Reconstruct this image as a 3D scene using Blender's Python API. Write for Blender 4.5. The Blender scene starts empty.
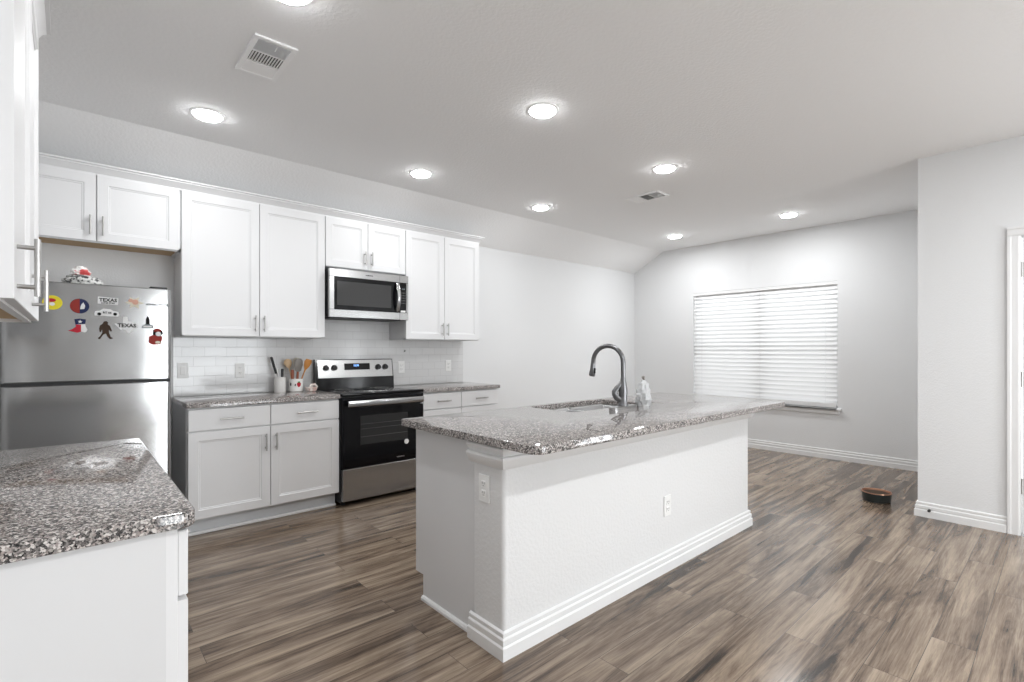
import bpy, bmesh, math, random
from mathutils import Vector, Matrix
random.seed(7)
sc = bpy.context.scene
PI = math.pi

# ------------------------------------------------------------ camera
cam_d = bpy.data.cameras.new('camera')
cam = bpy.data.objects.new('camera', cam_d)
sc.collection.objects.link(cam)
cam.location = (-1.638, -4.553, 1.273)
cam.rotation_euler = (PI/2, 0, -0.728)
cam_d.sensor_width = 36
cam_d.lens = 497.22*36/1024
cam_d.shift_y = 8.78/1024
cam_d.clip_start = 0.02
sc.camera = cam

# ------------------------------------------------------------ world, daylight, exposure
LAMP_POWER = 4.5
LIVING_LAMP_POWER = 17.0
LENS_EMIT = 48.0
wd = bpy.data.worlds.new('sky'); sc.world = wd; wd.use_nodes = True
bg = wd.node_tree.nodes['Background']
bg.inputs[0].default_value = (0.93, 0.97, 1.0, 1)
bg.inputs[1].default_value = 2.3
sc.view_settings.view_transform = 'Standard'
sc.view_settings.look = 'None'
sc.view_settings.gamma = 1
sc.view_settings.use_curve_mapping = False
sc.view_settings.exposure = 0.12
sc.cycles.max_bounces = 10
sc.cycles.diffuse_bounces = 6
sc.cycles.glossy_bounces = 5
sc.cycles.transparent_max_bounces = 12
sc.cycles.caustics_reflective = False
sc.cycles.caustics_refractive = False
sc.cycles.sample_clamp_indirect = 6
sc.cycles.use_denoising = True

def daylight(name, loc, rot, sx, sy, power):
    l = bpy.data.lights.new(name, 'AREA'); l.shape = 'RECTANGLE'
    l.size = sx; l.size_y = sy; l.energy = power; l.color = (0.93, 0.97, 1.0)
    o = bpy.data.objects.new(name, l); sc.collection.objects.link(o)
    o.location = loc; o.rotation_euler = rot
    return o
# daylight entering by the living room windows behind the camera (just outside the panes)
daylight('daylight_patio_window', (0.92, -9.2, 1.25), (-PI/2, 0, 0), 2.25, 2.1, 150).rotation_euler = (PI/2+.30, 0, 0)
daylight('daylight_side_window', (3.5, -6.6, 1.3), (0, 0, 0), .9, 1.9, 85).rotation_euler = (PI/2+.30, 0, PI/2)

# ------------------------------------------------------------ materials
def newmat(name):
    m = bpy.data.materials.new(name); m.use_nodes = True
    nt = m.node_tree
    return m, nt, nt.nodes['Principled BSDF']
def plain(name, col, rough=.5, metal=0., coat=0., spec=.5):
    m, nt, b = newmat(name)
    b.inputs['Base Color'].default_value = (*col, 1)
    b.inputs['Roughness'].default_value = rough
    b.inputs['Metallic'].default_value = metal
    b.inputs['Coat Weight'].default_value = coat
    b.inputs['Specular IOR Level'].default_value = spec
    return m
def N(nt, t, **k):
    n = nt.nodes.new(t)
    for a, v in k.items():
        if a.startswith('i_'): n.inputs[a[2:].replace('_', ' ')].default_value = v
        else: setattr(n, a, v)
    return n
def ramp(nt, stops, interp='LINEAR'):
    r = nt.nodes.new('ShaderNodeValToRGB'); cr = r.color_ramp; cr.interpolation = interp
    while len(cr.elements) < len(stops): cr.elements.new(.5)
    for e, (p, c) in zip(cr.elements, stops):
        e.position = p; e.color = (*c, 1) if len(c) == 3 else c
    return r
def textured_paint(name, col, rough, scale, strength, dist=.002, spec=.5):
    m, nt, b = newmat(name); L = nt.links
    b.inputs['Base Color'].default_value = (*col, 1); b.inputs['Roughness'].default_value = rough
    b.inputs['Specular IOR Level'].default_value = spec
    tc = N(nt, 'ShaderNodeTexCoord')
    n = N(nt, 'ShaderNodeTexNoise', i_Scale=scale, i_Detail=3.0)
    L.new(tc.outputs['Object'], n.inputs['Vector'])
    r = ramp(nt, [(.42, (0, 0, 0)), (.6, (1, 1, 1))])
    L.new(n.outputs['Fac'], r.inputs[0])
    bp = N(nt, 'ShaderNodeBump', i_Strength=strength, i_Distance=dist)
    L.new(r.outputs[0], bp.inputs['Height']); L.new(bp.outputs[0], b.inputs['Normal'])
    return m
M = {}
M['wall'] = textured_paint('wall_paint', (.735, .74, .745), .75, 90, .18)
M['ceiling'] = textured_paint('ceiling_paint', (.90, .90, .90), .85, 55, .30)
M['island'] = textured_paint('island_knockdown_paint', (.71, .71, .71), .7, 60, .25)
M['trim'] = plain('white_trim_paint', (.77, .77, .77), .35)
M['cab'] = plain('white_cabinet_paint', (.74, .74, .745), .38)
M['cab_side'] = plain('cabinet_side_shaded_laminate', (.67, .67, .675), .42)  # greyer side laminate; part of the end panels' shade is in this colour
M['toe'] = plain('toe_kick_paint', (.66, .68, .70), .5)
M['rawwood'] = plain('raw_plywood', (.52, .36, .20), .7)
M['plastic'] = plain('white_plastic', (.82, .82, .81), .35)
M['slot'] = plain('slot_black', (.02, .02, .02), .6)
M['black'] = plain('black_enamel', (.005, .005, .006), .10, spec=.3)
M['blackmatte'] = plain('black_matte', (.02, .02, .022), .55)
M['glass_black'] = plain('black_glass', (.004, .004, .005), .06, spec=.28)
M['glass_grey'] = plain('smoked_window_glass', (.040, .040, .040), .08, spec=.4)
M['oven_glass'] = plain('oven_window_glass', (.024, .024, .024), .07, spec=.4)
M['nickel'] = plain('brushed_nickel', (.50, .49, .48), .3, 1.)
M['faucet'] = plain('spot_resist_steel', (.20, .20, .205), .30, 1.)
M['sink'] = plain('sink_steel', (.45, .45, .45), .28, 1.)
M['vent'] = plain('vent_white', (.92, .92, .92), .45)
M['ventdark'] = plain('vent_duct_dark', (.10, .10, .10), .9)
M['ceramic'] = plain('white_ceramic', (.80, .79, .77), .2)
M['blue_led'] = plain('blue_led', (.1, .3, .9), .4)
M['blue_led'].node_tree.nodes['Principled BSDF'].inputs['Emission Color'].default_value = (.25, .5, 1, 1)
M['blue_led'].node_tree.nodes['Principled BSDF'].inputs['Emission Strength'].default_value = 1.5
M['red'] = plain('red_print', (.42, .015, .03), .5, spec=.2)
M['darkred'] = plain('dark_red_print', (.24, .025, .018), .5, spec=.2)
M['navy'] = plain('navy_print', (.010, .018, .07), .5, spec=.2)
M['white'] = plain('white_print', (.66, .66, .66), .5, spec=.2)
M['yellow'] = plain('yellow_print', (.66, .56, .03), .5, spec=.2)
M['brown'] = plain('brown_print', (.035, .018, .009), .5, spec=.2)
M['ink'] = plain('ink_black', (.008, .008, .008), .6, spec=.1)
M['greyprint'] = plain('grey_print', (.16, .19, .20), .5)
M['peach'] = plain('peach_print', (.55, .30, .22), .5)
M['cream'] = plain('cream_print', (.58, .54, .44), .5)
M['wood_lt'] = plain('light_wood', (.60, .42, .25), .6)
M['wood_or'] = plain('orange_wood', (.55, .24, .06), .5)
M['wood_rd'] = plain('reddish_wood', (.32, .10, .05), .5)
M['silicone'] = plain('grey_silicone', (.22, .20, .18), .5)
M['copper'] = plain('copper', (.55, .30, .20), .3, 1.)
M['bowl_dark'] = plain('bowl_black', (.018, .024, .024), .3)
M['rubber'] = plain('rubber', (.03, .03, .03), .7)

def steel_mat(name, col, rough, axis, wav):
    m, nt, b = newmat(name); L = nt.links
    b.inputs['Metallic'].default_value = 1
    tc = N(nt, 'ShaderNodeTexCoord'); mp = N(nt, 'ShaderNodeMapping')
    s = [4, 4, 4]
    for i in range(3):
        if i != axis: s[i] = 260
    mp.inputs['Scale'].default_value = s
    L.new(tc.outputs['Object'], mp.inputs[0])
    n = N(nt, 'ShaderNodeTexNoise', i_Scale=1.0, i_Detail=2.0); L.new(mp.outputs[0], n.inputs['Vector'])
    r = ramp(nt, [(.3, tuple(c*.985 for c in col)), (.7, col)]); L.new(n.outputs['Fac'], r.inputs[0])
    L.new(r.outputs[0], b.inputs['Base Color'])
    mr = N(nt, 'ShaderNodeMapRange'); mr.inputs['To Min'].default_value = rough-.012; mr.inputs['To Max'].default_value = rough+.015
    L.new(n.outputs['Fac'], mr.inputs['Value']); L.new(mr.outputs[0], b.inputs['Roughness'])
    n2 = N(nt, 'ShaderNodeTexNoise', i_Scale=3.2, i_Detail=1.0); L.new(tc.outputs['Object'], n2.inputs['Vector'])
    bp = N(nt, 'ShaderNodeBump', i_Strength=wav, i_Distance=.02); L.new(n2.outputs['Fac'], bp.inputs['Height'])
    L.new(bp.outputs[0], b.inputs['Normal'])
    return m
M['steel'] = steel_mat('stainless_horizontal_grain', (.47, .47, .47), .20, 0, .04)
M['fridge'] = steel_mat('stainless_fridge_front', (.40, .40, .40), .15, 0, .16)

def granite():
    m, nt, b = newmat('speckled_granite'); L = nt.links
    tc = N(nt, 'ShaderNodeTexCoord')
    dn = N(nt, 'ShaderNodeTexNoise', i_Scale=160., i_Detail=2.); L.new(tc.outputs['Object'], dn.inputs['Vector'])
    sub = N(nt, 'ShaderNodeVectorMath', operation='MULTIPLY_ADD'); sub.inputs[1].default_value = (.006,)*3
    L.new(dn.outputs['Color'], sub.inputs[0]); L.new(tc.outputs['Object'], sub.inputs[2])
    v = N(nt, 'ShaderNodeTexVoronoi', i_Scale=235.); L.new(sub.outputs[0], v.inputs['Vector'])
    s = N(nt, 'ShaderNodeSeparateColor'); L.new(v.outputs['Color'], s.inputs[0])
    r = ramp(nt, [(0, (.008, .008, .009)), (.26, (.05, .048, .046)), (.38, (.16, .145, .14)), (.52, (.33, .28, .265)),
                  (.68, (.36, .335, .315)), (.82, (.68, .64, .61))], 'CONSTANT')
    L.new(s.outputs[0], r.inputs[0])
    v2 = N(nt, 'ShaderNodeTexVoronoi', i_Scale=430.); L.new(sub.outputs[0], v2.inputs['Vector'])
    s2 = N(nt, 'ShaderNodeSeparateColor'); L.new(v2.outputs['Color'], s2.inputs[0])
    r2 = ramp(nt, [(0, (.015, .015, .015)), (.3, (.20, .185, .175)), (.62, (.42, .39, .37))], 'CONSTANT'); L.new(s2.outputs[1], r2.inputs[0])
    mx = N(nt, 'ShaderNodeMix', data_type='RGBA'); mx.inputs[0].default_value = .25
    L.new(r.outputs[0], mx.inputs[6]); L.new(r2.outputs[0], mx.inputs[7])
    L.new(mx.outputs[2], b.inputs['Base Color'])
    b.inputs['Roughness'].default_value = .055
    return m
M['granite'] = granite()

def floor_mat():
    m, nt, b = newmat('grey_brown_vinyl_planks'); L = nt.links
    tc = N(nt, 'ShaderNodeTexCoord')
    br = N(nt, 'ShaderNodeTexBrick', offset=.37, offset_frequency=2)
    br.inputs['Color1'].default_value = (0, 0, 0, 1); br.inputs['Color2'].default_value = (1, 1, 1, 1)
    br.inputs['Mortar'].default_value = (.5, .5, .5, 1)
    br.inputs['Scale'].default_value = 1; br.inputs['Mortar Size'].default_value = .0011
    br.inputs['Mortar Smooth'].default_value = .2
    br.inputs['Brick Width'].default_value = 1.22; br.inputs['Row Height'].default_value = .148
    L.new(tc.outputs['Object'], br.inputs['Vector'])
    off = N(nt, 'ShaderNodeVectorMath', operation='MULTIPLY_ADD'); off.inputs[1].default_value = (17., 31., 5.)
    L.new(br.outputs['Color'], off.inputs[0]); L.new(tc.outputs['Object'], off.inputs[2])
    def noise(sx, sy, scale, det, dist, rough=.6):
        mp = N(nt, 'ShaderNodeMapping'); mp.inputs['Scale'].default_value = (sx, sy, 1); L.new(off.outputs[0], mp.inputs[0])
        n = N(nt, 'ShaderNodeTexNoise', i_Scale=scale, i_Detail=det, i_Distortion=dist, i_Roughness=rough)
        L.new(mp.outputs[0], n.inputs['Vector']); return n
    n1 = noise(.42, 6.2, 1.8, 9, .7, .70)      # broad streaks
    n2 = noise(2.6, 75, 1.5, 5, 1.2, .7)      # fine grain
    n3 = noise(1.6, 5.0, 1.1, 3, 1.1)      # cloudy patches
    def mul(a, k, c=None, kk=None):
        n = N(nt, 'ShaderNodeMath', operation='MULTIPLY_ADD'); L.new(a, n.inputs[0]); n.inputs[1].default_value = k
        if c is not None: L.new(c, n.inputs[2])
        else: n.inputs[2].default_value = kk or 0
        return n.outputs[0]
    f = mul(n1.outputs['Fac'], 1.75, kk=-.785)
    f = mul(n2.outputs['Fac'], .50, f)
    f = mul(n3.outputs['Fac'], .42, f)
    s = N(nt, 'ShaderNodeSeparateColor'); L.new(br.outputs['Color'], s.inputs[0])
    f = mul(s.outputs[0], .10, f)
    r = ramp(nt, [(.20, (.018, .013, .010)), (.36, (.056, .039, .028)), (.50, (.128, .091, .065)), (.64, (.222, .166, .121)), (.88, (.36, .288, .216))])
    L.new(f, r.inputs[0])
    mx = N(nt, 'ShaderNodeMix', data_type='RGBA'); L.new(br.outputs['Fac'], mx.inputs[0])
    L.new(r.outputs[0], mx.inputs[6]); mx.inputs[7].default_value = (.05, .04, .032, 1)
    L.new(mx.outputs[2], b.inputs['Base Color'])
    mr = N(nt, 'ShaderNodeMapRange'); mr.inputs['To Min'].default_value = .13; mr.inputs['To Max'].default_value = .24
    L.new(n2.outputs['Fac'], mr.inputs['Value']); L.new(mr.outputs[0], b.inputs['Roughness'])
    bp = N(nt, 'ShaderNodeBump', i_Strength=.12, i_Distance=.002)
    L.new(f, bp.inputs['Height']); L.new(bp.outputs[0], b.inputs['Normal'])
    return m
M['floor'] = floor_mat()

def tile_mat():
    m, nt, b = newmat('white_subway_tile'); L = nt.links
    tc = N(nt, 'ShaderNodeTexCoord'); sp = N(nt, 'ShaderNodeSeparateXYZ'); cb = N(nt, 'ShaderNodeCombineXYZ')
    L.new(tc.outputs['Object'], sp.inputs[0]); L.new(sp.outputs[0], cb.inputs[0]); L.new(sp.outputs[2], cb.inputs[1])
    br = N(nt, 'ShaderNodeTexBrick', offset=.5)
    br.inputs['Color1'].default_value = (.66, .66, .66, 1); br.inputs['Color2'].default_value = (.69, .69, .69, 1)
    br.inputs['Mortar'].default_value = (.58, .58, .58, 1)
    br.inputs['Scale'].default_value = 1; br.inputs['Mortar Size'].default_value = .0018
    br.inputs['Brick Width'].default_value = .1524; br.inputs['Row Height'].default_value = .0762
    L.new(cb.outputs[0], br.inputs['Vector']); L.new(br.outputs['Color'], b.inputs['Base Color'])
    inv = N(nt, 'ShaderNodeMath', operation='SUBTRACT'); inv.inputs[0].default_value = 1; L.new(br.outputs['Fac'], inv.inputs[1])
    bp = N(nt, 'ShaderNodeBump', i_Strength=.5, i_Distance=.002); L.new(inv.outputs[0], bp.inputs['Height'])
    L.new(bp.outputs[0], b.inputs['Normal']); b.inputs['Roughness'].default_value = .12
    return m
M['tile'] = tile_mat()

def glass_pane():
    m = bpy.data.materials.new('window_glass'); m.use_nodes = True; nt = m.node_tree; nt.nodes.clear(); L = nt.links
    o = N(nt, 'ShaderNodeOutputMaterial'); t = N(nt, 'ShaderNodeBsdfTransparent'); g = N(nt, 'ShaderNodeBsdfGlossy', i_Roughness=.02)
    mx = N(nt, 'ShaderNodeMixShader'); mx.inputs[0].default_value = .06
    L.new(t.outputs[0], mx.inputs[1]); L.new(g.outputs[0], mx.inputs[2]); L.new(mx.outputs[0], o.inputs[0]); return m
M['pane'] = glass_pane()
def slat_mat():
    m = bpy.data.materials.new('white_blind_slat'); m.use_nodes = True; nt = m.node_tree; nt.nodes.clear(); L = nt.links
    o = N(nt, 'ShaderNodeOutputMaterial'); t = N(nt, 'ShaderNodeBsdfTranslucent'); d = N(nt, 'ShaderNodeBsdfDiffuse')
    t.inputs[0].default_value = (.9, .9, .89, 1); d.inputs[0].default_value = (.86, .86, .86, 1)
    mx = N(nt, 'ShaderNodeMixShader'); mx.inputs[0].default_value = .13
    L.new(d.outputs[0], mx.inputs[1]); L.new(t.outputs[0], mx.inputs[2]); L.new(mx.outputs[0], o.inputs[0]); return m
M['slat'] = slat_mat()
def emit(name, col, k):
    m, nt, b = newmat(name); b.inputs['Base Color'].default_value = (.9, .9, .9, 1)
    b.inputs['Emission Color'].default_value = (*col, 1); b.inputs['Emission Strength'].default_value = k; return m
M['lens'] = emit('lamp_lens', (.98, .99, 1), LENS_EMIT)
def printed(name, base, ink, scale, lo, hi):
    m, nt, b = newmat(name); L = nt.links
    tc = N(nt, 'ShaderNodeTexCoord'); n = N(nt, 'ShaderNodeTexNoise', i_Scale=scale, i_Detail=2.); L.new(tc.outputs['Object'], n.inputs['Vector'])
    r = ramp(nt, [(lo, base), (hi, ink)]); L.new(n.outputs['Fac'], r.inputs[0]); L.new(r.outputs[0], b.inputs['Base Color'])
    b.inputs['Roughness'].default_value = .4; return m
M['snack'] = printed('printed_wrapper', (.62, .62, .60), (.06, .06, .06), 55, .52, .58)
M['snack2'] = printed('red_white_wrapper', (.82, .80, .78), (.60, .08, .08), 16, .50, .56)
M['pinkcloth'] = printed('pink_white_glaze', (.72, .66, .62), (.50, .30, .26), 30, .45, .65)
M['bag'] = plain('cloudy_plastic_film', (.72, .73, .74), .22)
M['bag'].node_tree.nodes['Principled BSDF'].inputs['Transmission Weight'].default_value = .25

# ------------------------------------------------------------ mesh helpers
def link(o):
    sc.collection.objects.link(o); return o
def thing(name, label, cat, loc=(0, 0, 0), rotz=0, group=None):
    o = bpy.data.objects.new(name, None); o.empty_display_size = .05
    o.location = loc; o.rotation_euler = (0, 0, rotz)
    o['label'] = label; o['category'] = cat
    if group: o['group'] = group
    return link(o)
def tag(o, label, cat, group=None):
    o['label'] = label; o['category'] = cat
    if group: o['group'] = group
    return o
def obj(name, bm, mats, parent=None, smooth=False, label=None, loc=None):
    me = bpy.data.meshes.new(name)
    bmesh.ops.recalc_face_normals(bm, faces=bm.faces)
    bm.to_mesh(me); bm.free()
    for m in (mats if isinstance(mats, (list, tuple)) else [mats]): me.materials.append(m)
    if smooth:
        for p in me.polygons: p.use_smooth = True
        try: me.set_sharp_from_angle(angle=math.radians(smooth if smooth is not True else 40))
        except Exception: pass
    o = bpy.data.objects.new(name, me)
    if parent: o.parent = parent
    if loc: o.location = loc
    if label: o['label'] = label
    return link(o)
def struct(name, bm, mats, parent=None, smooth=False):
    o = obj(name, bm, mats, parent, smooth)
    if not parent: o['kind'] = 'structure'
    return o
def box(bm, x0, x1, y0, y1, z0, z1, bev=0, mi=0, seg=1):
    r = bmesh.ops.create_cube(bm, size=1)
    vs = r['verts']
    for v in vs:
        v.co = Vector(((x0+x1)/2+v.co.x*(x1-x0), (y0+y1)/2+v.co.y*(y1-y0), (z0+z1)/2+v.co.z*(z1-z0)))
    fs = {f for v in vs for f in v.link_faces}
    for f in fs: f.material_index = mi
    if bev:
        es = {e for f in fs for e in f.edges}
        rr = bmesh.ops.bevel(bm, geom=list(es), offset=bev, segments=seg, profile=.5, affect='EDGES')
        for f in rr['faces']: f.material_index = mi
    return bm
def B(): return bmesh.new()
def bx(*a, **k): return box(B(), *a, **k)
def loft(bm, rings, closed=True, cap0=True, cap1=True, mi=0):
    vv = [[bm.verts.new(p) for p in r] for r in rings]
    n = len(vv[0])
    for a, b in zip(vv, vv[1:]):
        for i in range(n if closed else n-1):
            j = (i+1) % n
            try: bm.faces.new((a[i], a[j], b[j], b[i])).material_index = mi
            except ValueError: pass
    if cap0: bm.faces.new(vv[0][::-1]).material_index = mi
    if cap1: bm.faces.new(vv[-1]).material_index = mi
    return bm
def lathe(bm, prof, cx=0, cy=0, n=32, cap0=True, cap1=True, mi=0):
    return loft(bm, [[(cx+r*math.cos(2*PI*i/n), cy+r*math.sin(2*PI*i/n), z) for i in range(n)] for r, z in prof], True, cap0, cap1, mi)
def tube(bm, pts, rad, n=10, mi=0, flat=1.0):
    pts = [Vector(p) for p in pts]; rings = []
    up = None
    for i, p in enumerate(pts):
        t = (pts[min(i+1, len(pts)-1)]-pts[max(i-1, 0)]).normalized()
        if up is None:
            up = Vector((0, 0, 1)) if abs(t.z) < .75 else Vector((0, 1, 0))
        a = t.cross(up).normalized(); b = a.cross(t).normalized(); up = b
        r = rad[i] if isinstance(rad, (list, tuple)) else rad
        rings.append([p+a*math.cos(2*PI*k/n)*r+b*math.sin(2*PI*k/n)*r*flat for k in range(n)])
    return loft(bm, rings, mi=mi)
def prism(bm, poly, axis, a0, a1, mi=0):
    """polygon in the plane across axis ('x': (y,z), 'y': (x,z), 'z': (x,y)) pushed from a0 to a1"""
    def P(p, a): return {'x': (a, p[0], p[1]), 'y': (p[0], a, p[1]), 'z': (p[0], p[1], a)}[axis]
    return loft(bm, [[P(p, a0) for p in poly], [P(p, a1) for p in poly]], mi=mi)
def rrect(x0, x1, y0, y1, r, n=6):
    rs = r if isinstance(r, (list, tuple)) else [r]*4
    out = []
    for (cx, cy, a0), rr in zip(((x1, y0, -90), (x1, y1, 0), (x0, y1, 90), (x0, y0, 180)), rs):
        sx = -1 if cx == x1 else 1; sy = -1 if cy == y1 else 1
        ox, oy = cx+sx*rr, cy+sy*rr
        for k in range(n+1):
            a = math.radians(a0+90*k/n); out.append((ox+rr*math.cos(a), oy+rr*math.sin(a)))
    return out
def inset(poly, d):
    n = len(poly); out = []
    for i in range(n):
        p0, p, p1 = Vector(poly[i-1]), Vector(poly[i]), Vector(poly[(i+1) % n])
        e0 = (p-p0); e1 = (p1-p)
        if e0.length < 1e-9: e0 = e1
        if e1.length < 1e-9: e1 = e0
        t = (e0.normalized()+e1.normalized()).normalized()
        out.append((p.x-t.y*d, p.y+t.x*d))
    return out
def sweep_profile(bm, path, prof, close=False, mi=0):
    """profile points (out, z) swept along a 2D path; out is to the right of travel, with mitred corners"""
    n = len(path); rings = []
    for i in range(n):
        p = Vector(path[i])
        d0 = (p-Vector(path[i-1])).normalized() if i > 0 or close else None
        d1 = (Vector(path[(i+1) % n])-p).normalized() if i < n-1 or close else None
        if d0 is None: d0 = d1
        if d1 is None: d1 = d0
        n0 = Vector((d0.y, -d0.x)); n1 = Vector((d1.y, -d1.x))
        mm = (n0+n1); mm = mm/ (mm.length**2/2) if mm.length > 1e-6 else n0
        rings.append([(p.x+mm.x*o, p.y+mm.y*o, z) for o, z in prof])
    return loft(bm, rings, True, True, True, mi)
def text_bm(s, size, mat_unused=None, extrude=.0006):
    c = bpy.data.curves.new('lettering', 'FONT'); c.body = s; c.size = size; c.extrude = extrude
    c.offset = size*.03; c.align_x = 'CENTER'; c.align_y = 'CENTER'; c.resolution_u = 2
    o = bpy.data.objects.new('lettering', c); sc.collection.objects.link(o)
    dg = bpy.context.evaluated_depsgraph_get(); dg.update()
    me = bpy.data.meshes.new_from_object(o.evaluated_get(dg))
    bm = bmesh.new(); bm.from_mesh(me)
    bpy.data.objects.remove(o); bpy.data.curves.remove(c); bpy.data.meshes.remove(me)
    bmesh.ops.rotate(bm, cent=(0, 0, 0), matrix=Matrix.Rotation(PI/2, 3, 'X'), verts=bm.verts)   # stands up, reads from -y
    return bm
def dup(root, loc, rotz=None, label=None, group=None):
    r = root.copy(); link(r); r.location = loc
    if rotz is not None: r.rotation_euler = (0, 0, rotz)
    if label: r['label'] = label
    if group: r['group'] = group
    for ch in list(root.children):
        c = ch.copy(); link(c); c.parent = r
        for g in list(ch.children):
            d = g.copy(); link(d); d.parent = c
    return r

# ------------------------------------------------------------ room shell
XL, XD, XW, YB, YC, YF = -2.065, 3.24, 5.0, 0.0, -3.774, -9.0
XH, YL = -4.6, -4.65
ZC, ZS, YS = 2.742, 2.471, -.514
struct('floor', bx(XH-.12, XW+.12, YF-.12, .12, -.1, 0), M['floor'])
b = B()
prism(b, [(.12, ZS), (0, ZS), (YS, ZC), (YF, ZC), (YF-.12, ZC), (YF-.12, ZC+.15), (.12, ZC+.15)], 'x', XL-.12, XW+.12)
box(b, XH-.12, XL-.12, YF-.12, YL+.12, ZC, ZC+.15)
struct('ceiling', b, M['ceiling'])
struct('wall_back', bx(XL-.12, XW+.12, 0, .12, 0, ZS), M['wall'])
struct('wall_left', prism(B(), [(0, 0), (0, ZS), (YS, ZC), (YL, ZC), (YL, 0)], 'x', XL-.12, XL), M['wall'])
b = bx(XH-.12, XH, YF-.12, YL+.12, 0, ZC); box(b, XH, XL-.12, YL, YL+.12, 0, ZC)
struct('wall_hall_side', b, M['wall'])
WY0, WY1, WZ0, WZ1 = -2.765, -.985, .595, 2.075
b = B()
prism(b, [(YC-.12, 0), (0, 0), (0, WZ0), (YC-.12, WZ0)], 'x', XW, XW+.12)
prism(b, [(YC-.12, WZ1), (0, WZ1), (0, ZS), (YS, ZC), (YC-.12, ZC)], 'x', XW, XW+.12)
prism(b, [(YC-.12, WZ0), (WY0, WZ0), (WY0, WZ1), (YC-.12, WZ1)], 'x', XW, XW+.12)
prism(b, [(WY1, WZ0), (0, WZ0), (0, WZ1), (WY1, WZ1)], 'x', XW, XW+.12)
struct('wall_window_side', b, M['wall'])
# closet block with the door
DY0, DY1, DZ = -5.14, -4.33, 2.055
SY0, SY1, SZ0, SZ1 = -7.05, -6.15, .35, 2.25
b = B()
for y0, y1, z0, z1 in ((DY1, YC, 0, ZC), (DY0, DY1, DZ, ZC), (SY1, DY0, 0, ZC), (SY0, SY1, 0, SZ0), (SY0, SY1, SZ1, ZC), (YF, SY0, 0, ZC)):
    box(b, XD, XD+.12, y0, y1, z0, z1)
box(b, XD+.12, XW, YC-.12, YC, 0, ZC)
struct('wall_door_side', b, M['wall'])
PX0, PX1, PZ0, PZ1 = -.24, 2.05, .2, 2.3
b = B()
for x0, x1, z0, z1 in ((XH-.12, PX0, 0, ZC), (PX1, XD+.12, 0, ZC), (PX0, PX1, 0, PZ0), (PX0, PX1, PZ1, ZC)):
    box(b, x0, x1, YF-.12, YF, z0, z1)
struct('wall_front', b, M['wall'])

BASE = [(0, 0), (.020, 0), (.020, .050), (.013, .056), (.015, .064), (.015, .082), (.008, .088), (.010, .096), (.010, .106), (0, .112)]
struct('baseboard_window_side', sweep_profile(B(), [(XW, YB), (XW, YC)], BASE), M['trim'])
struct('baseboard_door_side', sweep_profile(B(), [(XW-.0, YC), (XD, YC), (XD, DY1+.068)], [(o, z) for o, z in BASE]), M['trim'])
struct('baseboard_back', sweep_profile(B(), [(1.70, YB), (XW, YB)], BASE), M['trim'])
struct('baseboard_left', sweep_profile(B(), [(XL, YL), (XL, -3.26)], BASE), M['trim'])

# window with its blind
wr = thing('window_1', 'x', 'x', (0, 0, 0)); del wr['label']; del wr['category']; wr['kind'] = 'structure'
b = B(); X0 = XW+.07
for y0, y1, z0, z1 in ((WY0, WY0+.05, WZ0, WZ1), (WY1-.05, WY1, WZ0, WZ1), (WY0, WY1, WZ0, WZ0+.05), (WY0, WY1, WZ1-.05, WZ1),
                       ((WY0+WY1)/2-.045, (WY0+WY1)/2+.045, WZ0, WZ1), (WY0, WY1, 1.30, 1.345)):
    box(b, X0, X0+.05, y0, y1, z0, z1, .003)
obj('window_frame', b, M['trim'], wr)
obj('pane', bx(X0+.022, X0+.028, WY0+.04, WY1-.04, WZ0+.04, WZ1-.04), M['pane'], wr)
b = B()
box(b, XW-.045, XW+.07, WY0, WY1, WZ0-.022, WZ0, .003)
box(b, XW-.045, XW, WY0-.045, WY1+.045, WZ0-.022, WZ0, .004)
box(b, XW-.018, XW, WY0-.02, WY1+.02, WZ0-.072, WZ0-.022, .004)
obj('window_sill', b, M['trim'], wr)
bl = thing('window_blind', 'white horizontal slat blind closed over the large window', 'blind', (XW+.03, (WY0+WY1)/2, WZ1))
hw = (WY1-WY0)/2-.007
obj('head_rail', bx(-.03, .03, -hw-.008, hw+.008, -.042, -.002, .003), M['trim'], bl)
b = B(); pitch = .0545; nsl = 26
for k in range(nsl):
    z = -.062-k*pitch
    pts = []
    for j in range(5):
        s = (j/4-.5)*.066
        bow = .0035*(1-(2*j/4-1)**2)
        th = math.radians(57)
        pts.append((s*math.cos(th)*1.0-bow*math.sin(th), z+s*math.sin(th)+bow*math.cos(th)))
    top = pts; bot = [(x+.0026, zz-.0012) for x, zz in pts][::-1]
    prism(b, top+bot, 'y', -hw, hw)
obj('slats', b, M['slat'], bl, smooth=35)
obj('bottom_rail', bx(-.044, -.030, -hw, hw, WZ0-WZ1+.003, WZ0-WZ1+.060, .004), M['trim'], bl)
for yy in (-hw+.12, -.02, hw-.12):
    obj('ladder_cord', tube(B(), [(-.026, yy, -.04), (-.026, yy, -.06-nsl*pitch)], .0012, 6), M['white'], bl)
tube_b = tube(B(), [(-.034, hw-.03, -.04), (-.036, hw-.03, -.75)], .004, 8)
obj('tilt_wand', tube_b, M['plastic'], bl)
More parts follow.
